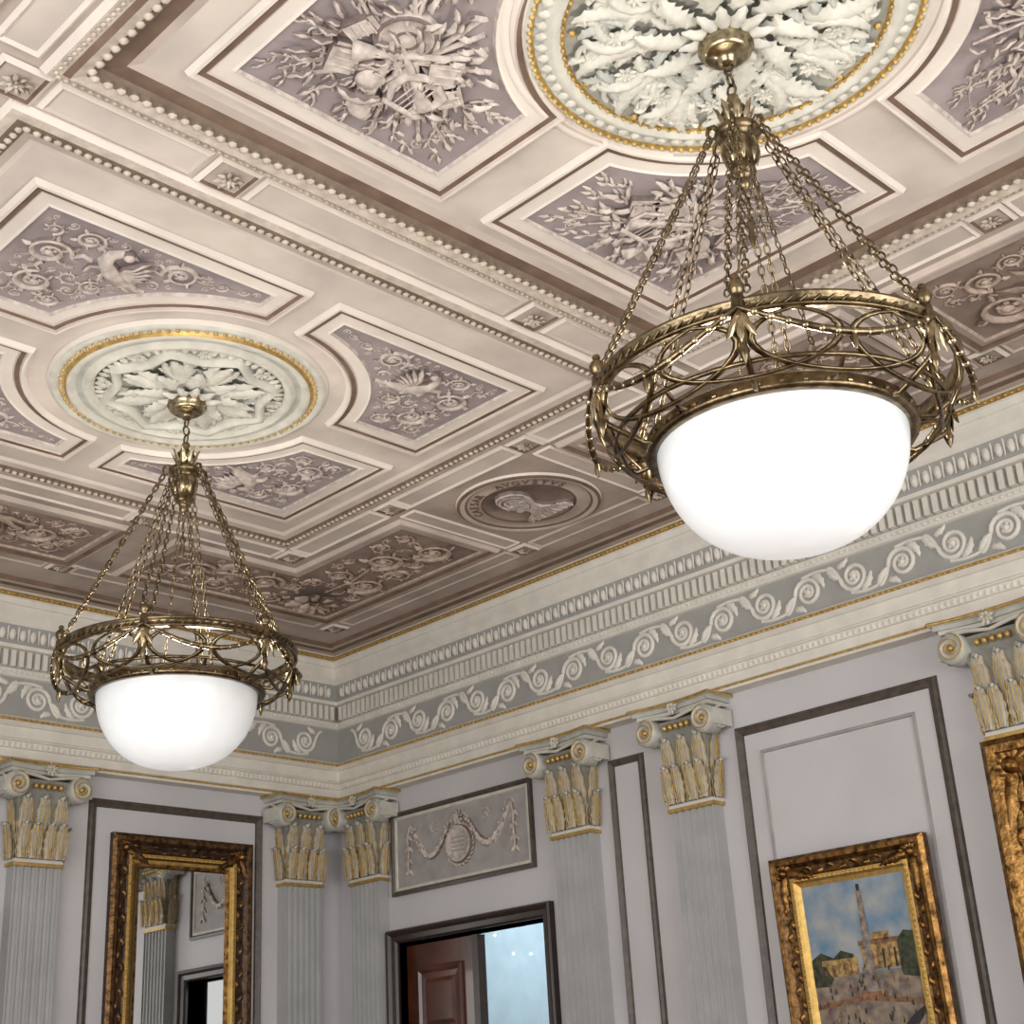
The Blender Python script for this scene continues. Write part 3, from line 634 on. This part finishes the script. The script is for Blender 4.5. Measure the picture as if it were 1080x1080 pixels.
pg([(.55,.0),(.75,.0),(1,.2),(1,.24),(.9,.2)],'oil_dark',.023)
pt.obj('framed_oil_painting')
f2=MB();ornate_frame(f2,TNr,3.69,4.405,1.6,2.99,.12,'dark_wood',.05,None,.5);fillpoly(f2,TNr,rect(3.81,4.285,1.72,2.87),.02,'oil_sky')
f2.obj('framed_picture')
g2=MB();Tg=lambda u,v,h:(WX-.145-h,-u,v)
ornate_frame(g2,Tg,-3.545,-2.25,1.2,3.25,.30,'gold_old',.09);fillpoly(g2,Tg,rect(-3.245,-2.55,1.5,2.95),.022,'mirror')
g2.obj('gilt_wall_mirror')
# ---------------------------------------------------------------- chandeliers
def chandelier(cx,cy,ph,sc=.93,dz=0):
    root=empty('chandelier',(cx,cy,CZ))
    Z=lambda u,v,h:(cx+u,cy+v,h)
    def fin(mb,nm): return mb.obj(nm,root,loc=(cx,cy,CZ))
    b=MB();M='brass'
    lathe(b,Z,0,0,[(0.0,5.03),(.085,5.025),(.098,5.015),(.10,4.995),(.085,4.985),(.09,4.975),(.07,4.96),(.035,4.955),(.03,4.935),(.02,4.925),(.0,4.92)],'brass_light',28)
    fin(b,'canopy')
    b=MB()
    def link(p,d,s,L=.045,W=.022,r=.0045):
        d=Vector(d).normalized();s=Vector(s);s=(s-d*s.dot(d)).normalized();p=Vector(p)
        tube3(b,[p+d*(L/2*math.cos(2*pi*k/8))+s*(W/2*math.sin(2*pi*k/8)) for k in range(8)],r,M,4,True)
    def chain(p0,p1,L=.042,W=.020,r=.0034):
        p0=Vector(p0);p1=Vector(p1);d=p1-p0;n=max(2,int(d.length/(L*.78)));dn=d.normalized()
        a=dn.cross(Vector((0,0,1)));a=a if a.length>.05 else Vector((1,0,0));a.normalize();c=dn.cross(a)
        for i in range(n): link(p0+d*((i+.5)/n),dn,a if i%2 else c,L,W,r)
    chain((cx,cy,4.93),(cx,cy,4.79),.05,.035,.006)
    fin(b,'stem_chain')
    b=MB()
    lathe(b,Z,0,0,[(0,4.80),(.018,4.79),(.022,4.775),(.014,4.765),(.02,4.75),(.042,4.735),(.05,4.715),(.04,4.70),(.028,4.69),(.03,4.675),(.06,4.66),(.078,4.645),(.082,4.63),(.07,4.615),(.055,4.605),(.06,4.59),(.063,4.56),(.055,4.52),(.038,4.49),(.045,4.48),(.045,4.47),(.03,4.46),(.018,4.44),(.022,4.425),(.012,4.41),(0,4.40)],M,24)
    for k in range(8):
        a=2*pi*k/8;T_=lambda u,v,h,a=a:(cx+(.04+h)*math.cos(a)-u*math.sin(a),cy+(.04+h)*math.sin(a)+u*math.cos(a),4.67+v)
        leaf(b,T_,0,0,pi/2,.075,.04,'brass_light',0,.012,0,2,.03)
        T_=lambda u,v,h,a=a:(cx+(.058+h)*math.cos(a)-u*math.sin(a),cy+(.058+h)*math.sin(a)+u*math.cos(a),4.60+v)
        leaf(b,T_,0,0,-pi/2,.10,.04,'brass_light',0,.012,0,2,-.01)
    for k in range(6):
        a=ph+2*pi*k/6;c,s=math.cos(a),math.sin(a)
        tube3(b,[(cx+c*r,cy+s*r,z) for r,z in((.06,4.63),(.085,4.655),(.105,4.645),(.11,4.62),(.10,4.60),(.085,4.61))],[.010,.009,.008,.007,.006,.005],M,6)
    fin(b,'hub')
    b=MB();chain((cx,cy,4.41),(cx,cy,4.28),.03,.012,.003)
    lathe(b,Z,0,0,[(0,4.29),(.012,4.28),(.018,4.265),(.008,4.25),(.014,4.22),(.004,4.18),(0,4.17)],M,12)
    fin(b,'pendant')
    RU,ZU,RL,ZL=.60*sc,3.645+dz,.43*sc,3.475+dz
    b=MB()
    for k in range(6):
        a=ph+2*pi*k/6
        for s in(-1,1):
            da=s*.05;chain((cx+.105*math.cos(a+s*.1),cy+.105*math.sin(a+s*.1),4.60),(cx+(RU-.005)*math.cos(a+da),cy+(RU-.005)*math.sin(a+da),ZU+.05))
    for k in range(2):
        a=ph+.5+2*pi*k/2;chain((cx+.05*math.cos(a),cy+.05*math.sin(a),4.52),(cx+.38*math.cos(a),cy+.38*math.sin(a),ZL+.03),.04,.014,.0026)
    fin(b,'chains')
    b=MB()
    def hoop(r,z,pr,m,n=72): 
        P=[[(cx+(r+x)*math.cos(2*pi*k/n),cy+(r+x)*math.sin(2*pi*k/n),z+y) for k in range(n)] for x,y in pr]
        grid(b,P,m,closeu=True,closev=True)
    hoop(RU,ZU,[(-.012,-.022),(.014,-.022),(.018,-.015),(.008,-.010),(.008,.010),(.018,.015),(.016,.024),(-.012,.024)],M)
    for k in range(90):
        a=2*pi*k/90
        p=Vector((cx+(RU+.009)*math.cos(a),cy+(RU+.009)*math.sin(a),ZU));t=Vector((-math.sin(a),math.cos(a),0))
        tube3(b,[p-t*.012+Vector((0,0,-.009)),p+t*.012+Vector((0,0,.009))],.0045,M,4)
    hoop(RL,ZL,[(-.035,-.005),(-.02,-.022),(.012,-.024),(.02,-.01),(.012,.004),(.016,.018),(.0,.03),(-.02,.028)],M)
    for k in range(40):
        a=2*pi*k/40;p=Vector((cx+(RL+.018)*math.cos(a),cy+(RL+.018)*math.sin(a),ZL-.006));t=Vector((-math.sin(a),math.cos(a),0))
        tube3(b,[p-t*.006,p+t*.006],.007,'brass_light',5)
    hoop(.545*sc,3.50+dz,[(-.005,-.006),(.006,-.006),(.006,.006),(-.005,.006)],M)
    fin(b,'hoops')
    b=MB()
    for k in range(6):
        a=ph+2*pi*k/6;c,s=math.cos(a),math.sin(a)
        Tz=lambda u,v,h,c=c,s=s:(cx+c*(RU+.005)+u,cy+s*(RU+.005)+v,h)
        lathe(b,Tz,0,0,[(0,ZU+.110),(.01,ZU+.105),(.014,ZU+.095),(.008,ZU+.088),(.02,ZU+.08),(.026,ZU+.065),(.02,ZU+.045),(.012,ZU+.036),(.02,ZU+.032),(.024,ZU-.03),(.026,ZU-.04),(.016,ZU-.05),(.018,ZU-.07),(.010,ZU-.12),(.016,ZU-.14),(.010,ZU-.16),(0,ZU-.18)],M,12)
        tube3(b,[(cx+c*r,cy+s*r,z+dz) for r,z in((RU,3.61),(RU+.015,3.565),(RU,3.52),(.52*sc,3.48),(.47*sc,3.455),(.44*sc,3.46),(RL,3.475))],[.010]*7,M,6)
        leafT=lambda u,v,h,a=a:(cx+(RU+.022+h)*math.cos(a)-u*math.sin(a),cy+(RU+.022+h)*math.sin(a)+u*math.cos(a),ZU+v)
        for q_ in(-.45,0,.45): leaf(b,leafT,0,-.02,-pi/2+q_,.10,.03,'brass_light',0,.010,0,2)
        def cone(f,t,o=0):
            aa=a+f*pi/3;r=RU+(.50*sc-RU)*t+.03*math.sin(pi*t)+o;z=ZU+(3.455+dz-ZU)*t;return (cx+r*math.cos(aa),cy+r*math.sin(aa),z)
        for off in(0,.5):
            P=[]
            for j in range(32):
                t_=2*pi*j/32;ff,tt=math.cos(t_),math.sin(t_)
                P.append([cone(off+.5+.49*ff,.5+.48*tt,.005),cone(off+.5+.468*ff,.5+.448*tt,.010),cone(off+.5+.446*ff,.5+.416*tt,.005),cone(off+.5+.468*ff,.5+.448*tt,-.003)])
            grid(b,P,M,closeu=True,closev=True)
        def sw(f,d,o): 
            aa=a+f*pi/3;r=RU+.028;z=ZU-.01-d*math.sin(pi*f)+o;return (cx+r*math.cos(aa),cy+r*math.sin(aa),z)
        tube3(b,[sw(j/14,.11,0) for j in range(15)],[.006+.006*math.sin(pi*j/14) for j in range(15)],M,6)
        for j in range(1,14):
            p=sw(j/14,.11,0);Tq=lambda u,v,h,p=p:(p[0]+u,p[1]+v,p[2]+h)
            lathe(b,Tq,0,0,[(0,.014),(.012,.006),(.012,-.006),(0,-.014)],'brass_light',6)
        tube3(b,[sw(.5,.11,0),sw(.5,.14,0),sw(.5,.165,0)],[.007,.011,.004],M,6)
        aa=a+pi/6;tube3(b,[(cx+r*sc*math.cos(aa),cy+r*sc*math.sin(aa),z+dz) for r,z in((.43,3.475),(.49,3.46),(.545,3.50))],.008,M,6)
    fin(b,'openwork_frame')
    b=MB()
    prof=[(.418*sc,ZL+.01)]
    for k in range(0,17):
        t=pi/2*k/16;prof.append((.412*sc*math.cos(t)**.80 if k<16 else 0,ZL-.01-.345*math.sin(t)))
    lathe(b,Z,0,0,prof,'glass_bowl',64)
    fin(b,'glass_bowl')
    b=MB()
    for k in range(3):
        a=2*pi*k/3;Tq=lambda u,v,h,a=a:(cx+.17*math.cos(a)+u,cy+.17*math.sin(a)+v,h)
        lathe(b,Tq,0,0,[(0,3.54),(.02,3.53),(.032,3.50),(.03,3.47),(.015,3.44),(.015,3.40),(0,3.40)],'bulb',12)
    fin(b,'bulbs')
    l=bpy.data.lights.new('bowl_lamp','POINT');l.energy=38;l.color=(1,.95,.88);l.shadow_soft_size=.15
    o=bpy.data.objects.new('bowl_lamp',l);bpy.context.collection.objects.link(o);o.parent=root;o.location=(0,0,3.60-CZ)
    return root
chandelier(3.515,2.24,math.radians(206),.94);chandelier(3.562,5.72,math.radians(222),.90,.025)
# ---------------------------------------------------------------- lights
def area(name,loc,tgt,sx,sy,e,col):
    l=bpy.data.lights.new(name,'AREA');l.shape='RECTANGLE';l.size=sx;l.size_y=sy;l.energy=e;l.color=col
    o=bpy.data.objects.new(name,l);bpy.context.collection.objects.link(o);o.location=loc
    o.rotation_euler=(Vector(tgt)-Vector(loc)).to_track_quat('-Z','Y').to_euler();return o
area('fill_light_west',(-1.6,2.5,2.4),(5,5,4.2),5,2.6,230,(1,.99,.98))  # added fill from the open west side, no window modelled
area('fill_light_south',(3.2,-2.8,2.4),(3.6,6,4.2),5,2.6,230,(1,.99,.98))  # second added fill, through the open south side
l=bpy.data.lights.new('hall_lamp','POINT');l.energy=90;l.color=(.85,.93,1);l.shadow_soft_size=.3
o=bpy.data.objects.new('hall_lamp',l);bpy.context.collection.objects.link(o);o.location=(8.8,10,3.4)
w=bpy.data.worlds.new('world');bpy.context.scene.world=w;w.use_nodes=True
w.node_tree.nodes['Background'].inputs[0].default_value=(1,.985,.965,1);w.node_tree.nodes['Background'].inputs[1].default_value=.68
bpy.context.scene.view_settings.view_transform='Standard'
# ---------------------------------------------------------------- camera
yaw,pitch,roll,F=0.7989,0.3928,-0.0607,1525.2
f=Vector((math.sin(yaw)*math.cos(pitch),math.cos(yaw)*math.cos(pitch),math.sin(pitch)))
r=Vector((math.cos(yaw),-math.sin(yaw),0));u=r.cross(f);c,s=math.cos(roll),math.sin(roll)
r2=c*r+s*u;u2=-s*r+c*u
cd=bpy.data.cameras.new('camera');cam=bpy.data.objects.new('camera',cd);bpy.context.collection.objects.link(cam)
cd.sensor_width=36;cd.lens=F/1080*36;cd.clip_start=.05
cam.matrix_world=Matrix(((r2.x,u2.x,-f.x,0),(r2.y,u2.y,-f.y,0),(r2.z,u2.z,-f.z,1.6),(0,0,0,1)))
bpy.context.scene.camera=cam
